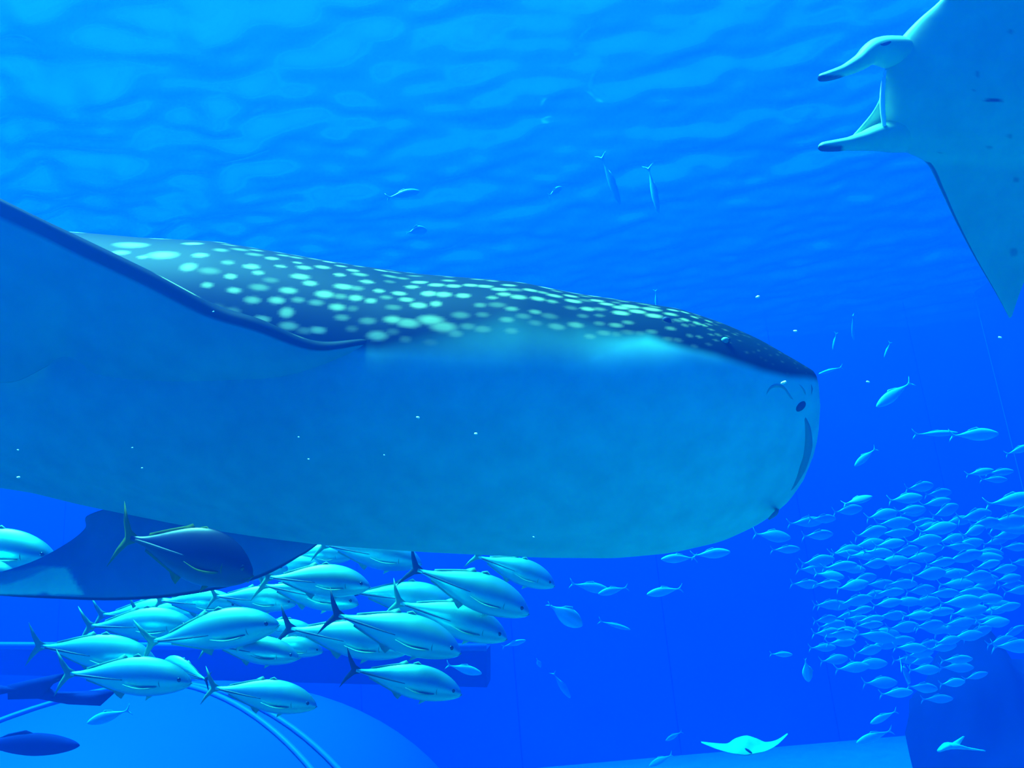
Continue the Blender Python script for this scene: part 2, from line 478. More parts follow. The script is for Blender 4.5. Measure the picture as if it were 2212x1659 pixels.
while tries < 9000:
    tries += 1
    i = rnd.randrange(30, NS - 6)
    j = rnd.randrange(NR)
    if dark[i, j] < 0.75: continue
    x = sx_[i]
    size = np.interp(x, [-2700, 0, 300, 480, 700, 1000, 1400, 1500, 1600, 1772], [26, 26, 24, 12, 9, 10, 8, 5.5, 4, 3])
    vis = 100 < x < 1760 and PY[i, j] > topy[i] + 3 and th[j] < math.pi
    if x > 1560 and rnd.random() < 0.6: continue
    if vis and x < 480: continue
    gap = size * (2.6 if x > 480 else 3.2) * 4.6 / F
    q = V[i, j]
    if any(abs(q[0] - p[0]) < gap and np.linalg.norm(q - p) < gap for p in pts_used): continue
    pts_used.append(q)
    spots.append((q, size * rnd.uniform(1.0, 1.6), size * rnd.uniform(0.45, 0.65), False))
spot = np.zeros((NS, NR))
flatV = V.reshape(-1, 3)
ring_dep = dep
ax_dir = np.array(tuple((P(1200, 900, 4.7) - P(200, 800, 4.8)).normalized()))
for (q, rx, ry, given) in spots:
    R1 = rx * 4.6 / F
    i0 = int(np.argmin(np.abs(V[:, 0, :] @ ax_dir - q @ ax_dir)))
    lo, hi = max(0, i0 - 45), min(NS, i0 + 45)
    D = V[lo:hi] - q
    al = D @ ax_dir
    cr_ = np.linalg.norm(D - al[..., None] * ax_dir, axis=-1)
    # photo-sized minor axis is foreshortened near the back's edge; keep the real one rounder
    R2 = max(ry, rx * 0.45) * 4.6 / F
    rr = np.sqrt((al / R1) ** 2 + (cr_ / R2) ** 2)
    val = np.clip((1.45 - rr) / 0.9, 0, 1)
    spot[lo:hi] = np.maximum(spot[lo:hi], val * (rnd.uniform(0.75, 1.0) if given else rnd.uniform(0.2, 0.55)))
fade = np.interp(sx_, [-2700, 480, 700, 1500, 1600, 1772], [1, 1, 0.9, 0.75, 0.35, 0.2])[:, None]
spot = spot * np.clip(dark * 1.6, 0, 1) * fade
verts = list(map(tuple, flatV)) + [tuple(V[-1].mean(0)), tuple(V[0].mean(0))]
faces = grid_faces(NS, NR, True)
n_tip, n_tail = NS * NR, NS * NR + 1
faces += [((NS - 1) * NR + j, (NS - 1) * NR + (j + 1) % NR, n_tip) for j in range(NR)]
faces += [((j + 1) % NR, j, n_tail) for j in range(NR)]
at = {'dark': np.append(dark.ravel(), [0.3, 1]), 'spot': np.append(spot.ravel(), [0, 0])}
body = mesh('body', verts, faces, M['shark'], shark, attrs=at)
shark_bvh = BVHTree.FromPolygons([Vector(q) for q in verts], faces)

def on(bvh, x, y, lift=0.0, fallback=4.4):
    dr = P(x, y, 1.0).normalized()
    hit = bvh.ray_cast(Vector((0, 0, 0)), dr)
    if hit[0] is None: return P(x, y, fallback), -dr
    n = hit[1] if hit[1].dot(dr) < 0 else -hit[1]
    return hit[0] + n * lift, n

def line_on(bvh, name, pxs, rad, mat, parent, sink=0.0, n=8, dense=4):
    q = interp([Vector((a, b, 0)) for a, b in pxs], len(pxs) * dense)
    rr = np.interp(np.linspace(0, len(pxs) - 1, len(q)), range(len(pxs)), rad)
    pts = [on(bvh, a, b, -sink)[0] for a, b, _ in q]
    return tube(name, pts, list(rr), mat, parent, n=n, res=len(pts))

def button_on(bvh, name, x, y, rx, ry, h, mat, parent, ang=0.0, sink=0.0):
    c, n = on(bvh, x, y)
    dd = c.dot(FWD)
    ux = RT * math.cos(ang) + UP * math.sin(ang)
    ux = (ux - n * ux.dot(n)).normalized(); uy = n.cross(ux)
    return ellipsoid(name, c - n * sink, [ux * (rx * dd / F), uy * (ry * dd / F), n * h], mat, parent)

S1 = 4.4 / F
line_on(shark_bvh, 'mouth', [(1736, 893), (1744, 925), (1744, 965), (1733, 1010), (1715, 1050), (1700, 1070)], [4 * S1, 13 * S1, 17 * S1, 15 * S1, 10 * S1, 3 * S1], M['skin_fold'], shark, sink=0.018)
line_on(shark_bvh, 'mouth_corner', [(1686, 1096), (1674, 1110), (1660, 1122)], [2 * S1, 5 * S1, 2 * S1], M['skin_fold'], shark, sink=0.006)
button_on(shark_bvh, 'nostril', 1730, 878, 19, 11, 0.02, M['nostril'], shark, ang=0.25, sink=0.008)
line_on(shark_bvh, 'nostril_fold', [(1655, 872), (1656, 852), (1664, 838), (1678, 833), (1694, 838), (1706, 855), (1718, 868)], [1 * S1, 3 * S1, 4 * S1, 5 * S1, 4 * S1, 4 * S1, 2 * S1], M['soft_fold'], shark, sink=0.007)
line_on(shark_bvh, 'nostril_fold', [(1716, 824), (1730, 834), (1738, 846), (1742, 858)], [1 * S1, 3 * S1, 4 * S1, 1 * S1], M['soft_fold'], shark, sink=0.006)
line_on(shark_bvh, 'lip_fold', [(1752, 830), (1754, 840), (1753, 852)], [2 * S1, 4 * S1, 2 * S1], M['skin_fold'], shark, sink=0.005)
button_on(shark_bvh, 'spiracle', 1440, 691, 11, 8, 0.03, M['mouth_dark'], shark, ang=-0.3, sink=0.012)
er = button_on(shark_bvh, 'eye', 1566, 736, 9, 7, 0.022, M['eye_pale'], shark)
button_on(shark_bvh, 'pupil', 1571, 738, 5, 5, 0.024, M['eye'], er)
for k, (gx0, ga) in enumerate([(826, 1.0), (858, 0.9)]):
    line_on(shark_bvh, 'gill_slit', [(gx0 - 12, 610 + 4 * k), (gx0 + 6, 650), (gx0 + 4, 690), (gx0 - 8, 690 + 26 * ga)], [1.5 * S1, 4 * S1 * ga, 4 * S1 * ga, 1.5 * S1], M['mouth_dark'], shark, sink=0.010)

def fin_pig(edge_lo, edge_hi, patch=None, base=0.0):
    def fn(v, cs, ss, side):
        dk, sp = [], []
        for q, c, s, sd in zip(v, cs, ss, side):
            if sd > 0 and 0 < c < 1:      # upper surface: dark with pale dots
                dk.append(1.0)
                nz = noise.noise(Vector(q) * 7.0)
                sp.append(max(0, min(1, (nz - 0.25) * 5)))
            else:
                e_ = edge_lo + (edge_hi - edge_lo) * s
                w_ = e_ * 0.22 + 0.004
                dk.append(max(base, min(1, (e_ + w_ - c) / (2 * w_))))
                pv = 0.0
                if patch:
                    pv = patch(proj(q))
                sp.append(pv)
        return {'dark': dk, 'spot': sp}
    return fn

UPF = -BEL
# near pectoral fin: sweeps up and back out of the frame
lead = [on(shark_bvh, 900, 706, -0.14)[0], on(shark_bvh, 800, 732, -0.01)[0], on(shark_bvh, 690, 747, 0.06)[0], on(shark_bvh, 580, 716, 0.16)[0], P(460, 658, 3.82), P(330, 590, 3.75), P(160, 508, 3.68), P(0, 428, 3.62), P(-160, 352, 3.58), P(-330, 300, 3.55), P(-420, 300, 3.55)]
trail = [on(shark_bvh, 830, 745, -0.16)[0], on(shark_bvh, 700, 800, -0.12)[0], on(shark_bvh, 560, 850, -0.10)[0], on(shark_bvh, 430, 860, -0.08)[0], on(shark_bvh, 320, 850, -0.05)[0], on(shark_bvh, 210, 815, -0.01)[0], P(130, 782, 4.08), P(0, 826, 3.98), P(-180, 720, 3.9), P(-330, 500, 3.85), P(-425, 310, 3.8)]
blade('pectoral_fin', lead, trail, [0.005, 0.03, 0.06, 0.08, 0.085, 0.08, 0.075, 0.07, 0.05, 0.03, 0.005], M['shark'], shark, ns=110, nc=60, up=UPF, attr_fn=fin_pig(0.07, 0.10, None, 0.58))

# far pectoral fin: hangs below the belly, sunlit patch painted into the skin towards its tip
def in_poly(p, poly):
    x, y = p; c = False
    for (x1, y1), (x2, y2) in zip(poly, poly[1:] + poly[:1]):
        if (y1 > y) != (y2 > y) and x < (x2 - x1) * (y - y1) / (y2 - y1) + x1: c = not c
    return c
SUNLIT_PATCH = [(-60, 1262), (20, 1262), (60, 1248), (110, 1226), (140, 1226), (152, 1240), (158, 1252), (180, 1284), (110, 1284), (95, 1278), (80, 1284), (-60, 1283)]
SUNLIT_EDGE = [(-60, 1240), (40, 1232), (90, 1222), (150, 1228), (150, 1245), (100, 1252), (20, 1262), (-60, 1268)]
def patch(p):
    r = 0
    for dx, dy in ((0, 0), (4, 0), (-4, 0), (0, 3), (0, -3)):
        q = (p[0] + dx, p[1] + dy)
        r += 0.2 * (0.95 if in_poly(q, SUNLIT_PATCH) else 0.35 if in_poly(q, SUNLIT_EDGE) else 0)
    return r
lead = [P(700, 1165, 4.95), P(655, 1198, 4.95), P(550, 1252, 4.95), P(400, 1286, 4.98), P(250, 1297, 5.0), P(110, 1293, 5.02), P(0, 1287, 5.05), P(-90, 1278, 5.1), P(-150, 1268, 5.12)]
trail = [P(560, 1120, 5.0), P(430, 1105, 5.0), P(290, 1090, 5.05), P(192, 1112, 5.08), P(183, 1142, 5.08), P(140, 1176, 5.08), P(62, 1216, 5.08), P(-60, 1252, 5.1), P(-152, 1270, 5.12)]
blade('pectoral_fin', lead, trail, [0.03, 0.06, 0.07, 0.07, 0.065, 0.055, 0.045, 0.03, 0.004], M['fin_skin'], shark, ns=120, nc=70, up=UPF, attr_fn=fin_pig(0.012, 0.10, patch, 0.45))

# dorsal and tail fins beyond the frame's edge
def dorsal(x0, x1, h, dd):
    i0, i1 = int(np.argmin(np.abs(sx_ - x0))), int(np.argmin(np.abs(sx_ - x1)))
    j = NR // 2
    a0, a1 = Vector(V[i0, j]), Vector(V[i1, j])
    upv = (-BEL)
    back = (a1 - a0)
    ld = [a0 - upv * 0.08, a0 + back * 0.35 + upv * h * 0.5, a0 + back * 0.9 + upv * h]
    tl = [a1 - upv * 0.08, a1 + back * 0.05 + upv * h * 0.4, a0 + back * 1.15 + upv * h]
    blade('dorsal_fin', ld, tl, [0.06, 0.04, 0.006], M['shark'], shark, ns=20, nc=10,
          attr_fn=lambda v, c, s, sd: {'dark': [1] * len(v), 'spot': [max(0, min(1, (noise.noise(Vector(q) * 6) - 0.25) * 5)) for q in v]})
dorsal(-900, -1350, 0.7, 0)
dorsal(-1800, -2000, 0.3, 0)
a0 = Vector(V[6].mean(0)); upv = -BEL; bk = (Vector(V[0].mean(0)) - Vector(V[40].mean(0))).normalized()
blade('tail_fin', [a0 + bk * 0.9 + upv * 1.3, a0 + bk * 0.25 + upv * 0.5, a0 - bk * 0.2, a0 + bk * 0.15 - upv * 0.35, a0 + bk * 0.35 - upv * 0.7],
      [a0 + bk * 1.0 + upv * 1.3, a0 + bk * 0.6 + upv * 0.5, a0 + bk * 0.35, a0 + bk * 0.4 - upv * 0.3, a0 + bk * 0.42 - upv * 0.7], [0.005, 0.04, 0.05, 0.04, 0.005], M['shark'], shark, ns=24, nc=10,
      attr_fn=lambda v, c, s, sd: {'dark': [1] * len(v), 'spot': [0] * len(v)})

# ------------------------------------------------------------------ manta ray
manta = empty('manta_ray', 'large pale-bellied manta ray gliding overhead with two horn-like lobes', 'manta ray')
def MD(y): return 5.0 + (y - 230) * 0.0011
def MP(x, y, dz=0.0): return P(x, y, MD(y) + dz)
m_lead = [MP(2180, 687), MP(2150, 632), MP(2105, 556), MP(2062, 475), MP(2030, 408), MP(2000, 352), MP(1950, 325), MP(1913, 288), MP(1907, 250), MP(1906, 205), MP(1911, 160), MP(1925, 120), MP(1948, 82), MP(1985, 42), MP(2030, 2), MP(2085, -60), MP(2140, -130), MP(2190, -210)]
m_trail = [MP(2186, 683), MP(2212, 610), MP(2250, 540), MP(2300, 480), MP(2370, 430), MP(2440, 380), MP(2510, 330), MP(2560, 290), MP(2580, 250), MP(2585, 215), MP(2580, 180), MP(2550, 140), MP(2500, 95), MP(2440, 50), MP(2380, 0), MP(2310, -70), MP(2240, -150), MP(2200, -215)]
m_th = [0.004, 0.012, 0.025, 0.04, 0.06, 0.085, 0.13, 0.17, 0.19, 0.20, 0.19, 0.17, 0.13, 0.09, 0.06, 0.035, 0.015, 0.004]
MARK = [(2146, 217, 20, 4), (2180, 294, 5, 6), (2137, 318, 5, 3), (2183, 68, 6, 5), (2110, 160, 5, 7), (2105, 195, 3, 3), (1995, 232, 3, 2), (2195, 388, 7, 6), (2190, 545, 9, 10), (2030, 330, 4, 2)]
def manta_pig(v, cs, ss, side):
    dk, sp = [], []
    for q, c, s, sd in zip(v, cs, ss, side):
        k = 1.0 if (sd > 0 and 0.012 < c < 1) else 0.0
        x, y = proj(q)
        if sd < 0:
            for (a, b, ra, rb) in MARK:
                r = ((x - a) / ra) ** 2 + ((y - b) / rb) ** 2
                k = max(k, min(1, max(0, (1.5 - r))) * (0.95 if a == 2146 else 0.4))
            if s < 0.3 and c < 0.02: k = 0.8
        dk.append(k); sp.append(0)
    return {'dark': dk, 'spot': sp}
blade('body', m_lead, m_trail, m_th, M['manta'], manta, ns=200, nc=110, up=-BEL, attr_fn=manta_pig)

def lobe(name, pts, rad, tip_dark):
    c = [MP(x, y, dz) for x, y, dz in pts]
    r = [q * 5.0 / F for q in rad]
    m = len(pts) * 6
    o = tube(name, c, r, M['manta'], manta, n=18, res=m, flat=0.8)
    dk = []
    for vtx in o.data.vertices:
        x, y = proj(vtx.co)
        x0, y0 = tip_dark
        dk.append(max(0, min(1, (x0 - x) / 8 + 0.5)) * max(0, min(1, (y - y0) / 4 + 0.5)))
    for nm, a in (('dark', dk), ('spot', [0] * len(dk))):
        t = o.data.attributes.new(nm, 'FLOAT', 'POINT'); t.data.foreach_set('value', np.asarray(a, np.float32))
    return o
lobe('head_lobe', [(1985, 124, 0.06), (1932, 114, 0.0), (1890, 111, -0.03), (1858, 134, -0.06), (1822, 153, -0.08), (1790, 164, -0.09), (1772, 168, -0.09), (1767, 169, -0.09)], [34, 37, 30, 21, 14, 12, 9, 3], (1822, 162))
lobe('head_lobe', [(1985, 288, 0.03), (1935, 292, 0.0), (1898, 296, -0.03), (1862, 305, -0.06), (1830, 311, -0.08), (1800, 315, -0.09), (1776, 317, -0.09), (1768, 317, -0.09)], [46, 42, 34, 23, 16, 14, 11, 4], (1820, 314))
# web of skin from the mouth's rim down to the lower lobe
web = [(1910, 165), (1904, 205), (1886, 240), (1862, 270), (1835, 300)]
blade('mouth_web', [MP(x, y, -0.02) for x, y in web], [MP(1925, 200, 0.05), MP(1925, 235, 0.05), MP(1922, 262, 0.05), MP(1915, 285, 0.04), MP(1880, 305, 0.0)], [0.01, 0.016, 0.016, 0.016, 0.012], M['manta'], manta, ns=20, nc=10,
      attr_fn=lambda v, c, s, sd: {'dark': [0] * len(v), 'spot': [0] * len(v)})
tube('mouth_rim', [MP(1912, 152, -0.06), MP(1908, 180, -0.09), MP(1906, 220, -0.1), MP(1909, 262, -0.09), MP(1912, 288, -0.06)], [0.008, 0.014, 0.016, 0.014, 0.008], M['speck'], manta, n=10, res=30)
ellipsoid('eye', MP(1909, 97, -0.075), [RT * 0.05 + UP * 0.012, UP * 0.02, FWD * 0.03], M['nostril'], manta)  # dark eye patch, its long shape a painted shadow
tube('tail', [MP(2560, 215, 0.0), MP(2800, 212, 0.0), MP(3100, 205, 0.05), MP(3300, 200, 0.1)], [0.035, 0.02, 0.012, 0.004], M['manta'], manta, n=8, res=24)

# ------------------------------------------------------------------ fish builders
def profile_body(name, prof, mat, parent=None, nr=20, ns=40, power=0.95):
    """prof rows: x, top, bottom, half-width in the fish's own frame, nose at +x"""
    pr = np.array(prof, float)
    t = np.linspace(0, len(pr) - 1, ns)
    pr = interp([Vector((a, b, c)) for a, b, c, _ in prof], ns)
    hw = np.interp(t, range(len(prof)), [q[3] for q in prof])
    v = []
    for i in range(ns):
        x, tp, bt = pr[i]
        zc, hz = (tp + bt) / 2, max((tp - bt) / 2, 0.0005)
        for k in range(nr):
            a = 2 * math.pi * k / nr
            s, c = math.sin(a), math.cos(a)
            v.append((x, hw[i] * math.copysign(abs(s) ** power, s), zc + hz * c))
    f = grid_faces(ns, nr, True)
    f.append(tuple(range(nr))[::-1]); f.append(tuple(range((ns - 1) * nr, ns * nr)))
    return mesh(name, v, f, mat, parent)

def flat_fin(name, outline, th, mat, parent=None, at=(0, 0, 0)):
    """a thin solid fin in the fish's mid plane from an x, z outline; edges taper"""
    n = len(outline)
    cx, cz = sum(p[0] for p in outline) / n, sum(p[1] for p in outline) / n
    v = []
    for s in (-1, 1):
        v += [(x + at[0], at[1] + s * th * 0.2, z + at[2]) for x, z in outline]
        v += [(cx + (x - cx) * 0.7 + at[0], at[1] + s * th, cz + (z - cz) * 0.7 + at[2]) for x, z in outline]
    f = []
    for s, o_ in ((0, 0), (1, 2 * n)):
        for k in range(n):
            k2 = (k + 1) % n
            q = (o_ + k, o_ + k2, o_ + n + k2, o_ + n + k)
            f.append(q if s else q[::-1])
        c = tuple(range(o_ + n, o_ + 2 * n))
        f.append(c if s else c[::-1])
    for k in range(n):
        k2 = (k + 1) % n
        f.append((k, k2, 2 * n + k2, 2 * n + k))
    return mesh(name, v, f, mat, parent)

TREV = [(0.500, -0.020, -0.028, 0.003), (0.488, 0.008, -0.050, 0.018), (0.465, 0.034, -0.066, 0.030), (0.42, 0.074, -0.088, 0.044), (0.35, 0.114, -0.112, 0.056), (0.25, 0.146, -0.134, 0.064), (0.13, 0.156, -0.144, 0.066),
        (0.0, 0.138, -0.130, 0.058), (-0.12, 0.100, -0.094, 0.044), (-0.23, 0.058, -0.054, 0.029), (-0.31, 0.030, -0.028, 0.019), (-0.37, 0.018, -0.017, 0.013), (-0.41, 0.020, -0.019, 0.008)]
TAIL = [(-0.36, 0.014), (-0.42, 0.040), (-0.47, 0.098), (-0.525, 0.178), (-0.500, 0.100), (-0.462, 0.030), (-0.448, 0.0), (-0.462, -0.030), (-0.500, -0.100), (-0.525, -0.178), (-0.47, -0.098), (-0.42, -0.040), (-0.36, -0.014)]

def make_trevally(name, skin, fin, tailm, pect, fh=0.6):
    up_ = lambda pts, base: [(x, base + (z - base) * fh if abs(z) > abs(base) else z) for x, z in pts]
    r = empty(name)
    profile_body('body', [(a, b, c, w * 1.45) for a, b, c, w in TREV], skin, r, nr=28, ns=48, power=1.5)
    flat_fin('tail_fin', TAIL, 0.008, tailm, r)
    flat_fin('dorsal_fin', up_([(0.17, 0.13), (0.09, 0.20), (0.05, 0.165), (0.07, 0.13)], 0.14), 0.006, fin, r)
    flat_fin('rear_dorsal_fin', [(0.04, 0.12), (-0.01, 0.14 + 0.045 * fh), (-0.05, 0.135), (-0.16, 0.098), (-0.29, 0.050), (-0.29, 0.028), (-0.15, 0.07)], 0.005, fin, r)
    flat_fin('anal_fin', [(0.02, -0.11), (-0.02, -0.172), (-0.06, -0.125), (-0.16, -0.092), (-0.29, -0.048), (-0.29, -0.026), (-0.15, -0.065)], 0.005, fin, r)
    flat_fin('pelvic_fin', [(0.24, -0.12), (0.16, -0.178), (0.17, -0.125)], 0.006, pect, r)
    for s in (-1, 1):
        pts = [(0.275, 0.082 * s, -0.035), (0.22, 0.094 * s, -0.045), (0.13, 0.104 * s, -0.045), (0.03, 0.102 * s, -0.022)]
        tube('pectoral_fin', [Vector(p) for p in pts], [0.012, 0.019, 0.012, 0.002], pect, r, n=8, res=14, flat=0.4)
        ellipsoid('eye', Vector((0.425, 0.054 * s, 0.012)), [Vector((0.017, 0, 0)), Vector((0, 0.010, 0)), Vector((0, 0, 0.017))], M['eye'], r, 8, 12)
        tube('scute_line', [Vector((0.02, 0.086 * s, 0.004)), Vector((-0.12, 0.064 * s, 0.002)), Vector((-0.25, 0.037 * s, 0)), Vector((-0.37, 0.019 * s, 0))], [0.003, 0.007, 0.010, 0.008], M['scute'], r, n=6, res=14)
        tube('gill_cover', [Vector((0.325, 0.040 * s, 0.070)), Vector((0.295, 0.079 * s, 0.03)), Vector((0.295, 0.081 * s, -0.03)), Vector((0.335, 0.026 * s, -0.085))], [0.002, 0.004, 0.004, 0.002], fin, r, n=6, res=14)
    tube('mouth', [Vector((0.452, 0.038, -0.045)), Vector((0.485, 0.022, -0.034)), Vector((0.503, 0, -0.026)), Vector((0.485, -0.022, -0.034)), Vector((0.452, -0.038, -0.045))], [0.002, 0.004, 0.005, 0.004, 0.002], fin, r, n=6, res=14)
    return r

SCHOOL = [(0.50, 0.005, -0.008, 0.003), (0.47, 0.035, -0.036, 0.022), (0.40, 0.072, -0.072, 0.040), (0.28, 0.112, -0.108, 0.052), (0.12, 0.130, -0.126, 0.054), (-0.04, 0.108, -0.106, 0.045), (-0.18, 0.064, -0.064, 0.030), (-0.29, 0.028, -0.028, 0.016), (-0.36, 0.016, -0.016, 0.010), (-0.40, 0.018, -0.018, 0.006)]
def join(objs, name):
    vs, fs = [], []
    for o in objs:
        k = len(vs)
        vs += [tuple(q.co) for q in o.data.vertices]
        fs += [tuple(i + k for i in p.vertices) for p in o.data.polygons]
    m = objs[0].data.materials[0]
    for o in objs: bpy.data.objects.remove(o)
    return mesh(name, vs, fs, m)
def make_small(name, skin, prof=SCHOOL, tail=1.0):
    a = profile_body('b', prof, skin, nr=12, ns=20)
    b = flat_fin('t', [(x, z * 0.8 * tail) for x, z in TAIL], 0.007, skin)
    c = flat_fin('d', [(0.16, 0.10), (0.05, 0.16), (-0.1, 0.115), (-0.2, 0.05)], 0.005, skin)
    return join([a, b, c], name)
def make_far(name, skin, tall=1.0, tail=1.0):
    r = empty(name)
    profile_body('body', [(x, t * tall, b * tall, w) for x, t, b, w in SCHOOL], skin, r, nr=14, ns=24)
    flat_fin('tail_fin', [(x, z * 0.8 * tail) for x, z in TAIL], 0.007, M['far_fish'] if skin is not M['shadow_fish'] else skin, r)
    flat_fin('dorsal_fin', [(0.16, 0.10 * tall), (0.05, 0.16 * tall), (-0.1, 0.115 * tall), (-0.2, 0.05 * tall)], 0.005, skin, r)
    return r

X_TAIL, X_NOSE = -0.40, 0.50
def pose(o, tail, nose, depth, yaw=0.0, roll=0.0, tall=1.0):
    """lay a fish between two photo points at a real distance"""
    dx, dy = nose[0] - tail[0], nose[1] - tail[1]
    lp = math.hypot(dx, dy) * depth / F
    inpl = (RT * dx - UP * dy).normalized()
    ya = math.radians(yaw)
    ax = (inpl * math.cos(ya) + FWD * math.sin(ya)).normalized()
    L = lp / max(0.25, math.cos(ya)) / (X_NOSE - X_TAIL)
    z = UP - ax * UP.dot(ax)
    z.normalize()
    z = Matrix.Rotation(math.radians(roll), 3, ax) @ z
    y = z.cross(ax)
    c = P((tail[0] + nose[0]) / 2, (tail[1] + nose[1]) / 2, depth) - ax * (L * (X_NOSE + X_TAIL) / 2)
    m = Matrix.Identity(4)
    for k in range(3):
        m[k][0], m[k][1], m[k][2], m[k][3] = ax[k] * L, y[k] * L, z[k] * L * tall, c[k]
    o.matrix_world = m
    return o

# ------------------------------------------------------------------ trevallies under the shark
TG = 'silvery trevallies schooling under the whale shark'
TR = [  # tail, nose, distance, yaw, roll, label, fin kind
    ((905, 1232), (1145, 1320), 6.0, 0, 0, 'bright trevally leading the group, head pointing down beside the round disc-shaped fish'),
    ((1035, 1203), (1200, 1262), 6.6, 0, 0, 'trevally with its back hidden by the shark belly, furthest ahead of the group'),
    ((735, 1330), (997, 1404), 5.6, 0, 0, 'large bright trevally with dark forked tail in the middle of the group'),
    ((868, 1303), (1097, 1374), 6.1, 0, 0, 'bright trevally just below the leading one, partly behind its flank'),
    ((770, 1280), (985, 1302), 6.6, 0, 0, 'trevally half hidden behind two bright trevallies, raised tail showing'),
    ((706, 1178), (912, 1213), 6.7, 0, 0, 'trevally tucked against the underside of the shark, face cut off by a tail'),
    ((585, 1247), (800, 1262), 5.8, 0, 0, 'level trevally with brilliant back and dark tail line below the shark belly'),
    ((575, 1265), (775, 1300), 6.2, 0, 0, 'trevally whose bright tail shows just under the level brilliant-backed one'),
    ((470, 1236), (622, 1224), 6.6, 0, 0, 'trevally face peeking out just ahead of the dark yellow-tailed fish'),
    ((560, 1232), (692, 1218), 7.0, 0, 0, 'dim trevally in the gap right under the shark belly edge'),
    ((470, 1288), (640, 1300), 6.3, 0, 0, 'pale trevally with blunt snout behind the dark yellow-tailed fish'),
    ((350, 1298), (520, 1306), 6.7, 0, 0, 'faint trevally under the hanging pectoral fin, behind other fish'),
    ((335, 1384), (602, 1342), 5.7, 0, 4, 'long trevally climbing slightly, shaded lower flank and pale fin'),
    ((225, 1328), (430, 1326), 7.4, 0, 0, 'trevally just under the hanging fin with gleaming back stripe'),
    ((200, 1352), (420, 1348), 6.3, 0, 0, 'trevally with bright back stripe overlapped by the climbing one'),
    ((92, 1396), (338, 1424), 5.8, 0, 3, 'bright-backed trevally trailing at the rear of the group'),
    ((155, 1455), (414, 1468), 5.5, 0, 0, 'trevally with dark shaded head, lowest at the rear of the group'),
    ((452, 1457), (345, 1432), 6.0, 25, 0, 'trevally facing the other way with its tail hanging down'),
    ((458, 1392), (646, 1416), 5.8, 0, 0, 'plump trevally with shaded flank and shining eye, low in the group'),
    ((560, 1390), (698, 1404), 6.1, 0, 0, 'trevally face showing just ahead of the plump shaded one'),
    ((632, 1358), (880, 1402), 6.0, 0, 0, 'trevally with raised dark tail lying behind the large middle one'),
    ((772, 1448), (998, 1494), 5.7, 0, 0, 'dim trevally swimming alone below the group, dark forked tail raised'),
    ((468, 1486), (685, 1520), 5.5, 0, 0, 'dark-saddled trevally lowest of all, beside the dome frame'),
    ((-150, 1172), (122, 1200), 6.0, 0, 0, 'trevally entering past the hanging fin, seen against bright water'),
    ((-170, 1240), (36, 1238), 5.8, 0, 0, 'trevally snout just showing at the frame edge above the pale fin patch'),
    ((300, 1320), (480, 1330), 6.9, 0, 0, 'blurred trevally deep inside the group behind the climbing one'),
    ((540, 1350), (690, 1372), 6.8, 0, 0, 'trevally glimpsed through the middle of the group, head hidden'),
    ((620, 1198), (760, 1200), 7.2, 0, 0, 'shaded trevally almost wholly hidden by the shark belly'),
]
proto = make_trevally('trevally', M['trevally'], M['fin'], M['fin'], M['pale_fin'])
for k, (tl, ns_, dp, yaw, roll, lab) in enumerate(TR):
    o = proto if k == 0 else None
    if o is None:
        o = copy_tree(proto)
    tag(o, lab, 'fish', TG)
    pose(o, tl, ns_, dp, yaw, roll)

dark_tail = None
for o in [q for q in bpy.data.objects if q.get('group') == TG]:
    if any(w in o['label'] for w in ('dark forked', 'raised', 'bright trevally leading', 'hanging down')):
        for ch in o.children:
            if ch.name.startswith('tail_fin'):
                if dark_tail is None:
                    dark_tail = ch.data.copy(); dark_tail.materials[0] = M['dark_fin']
                ch.data = dark_tail

gold = make_trevally('golden_trevally', M['shaded_trevally'], M['yellow_fin'], M['yellow_fin'], M['yellow_fin'], 0.35)
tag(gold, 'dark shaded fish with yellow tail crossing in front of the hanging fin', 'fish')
pose(gold, (286, 1163), (549, 1234), 3.3, 0, 0, 1.38)

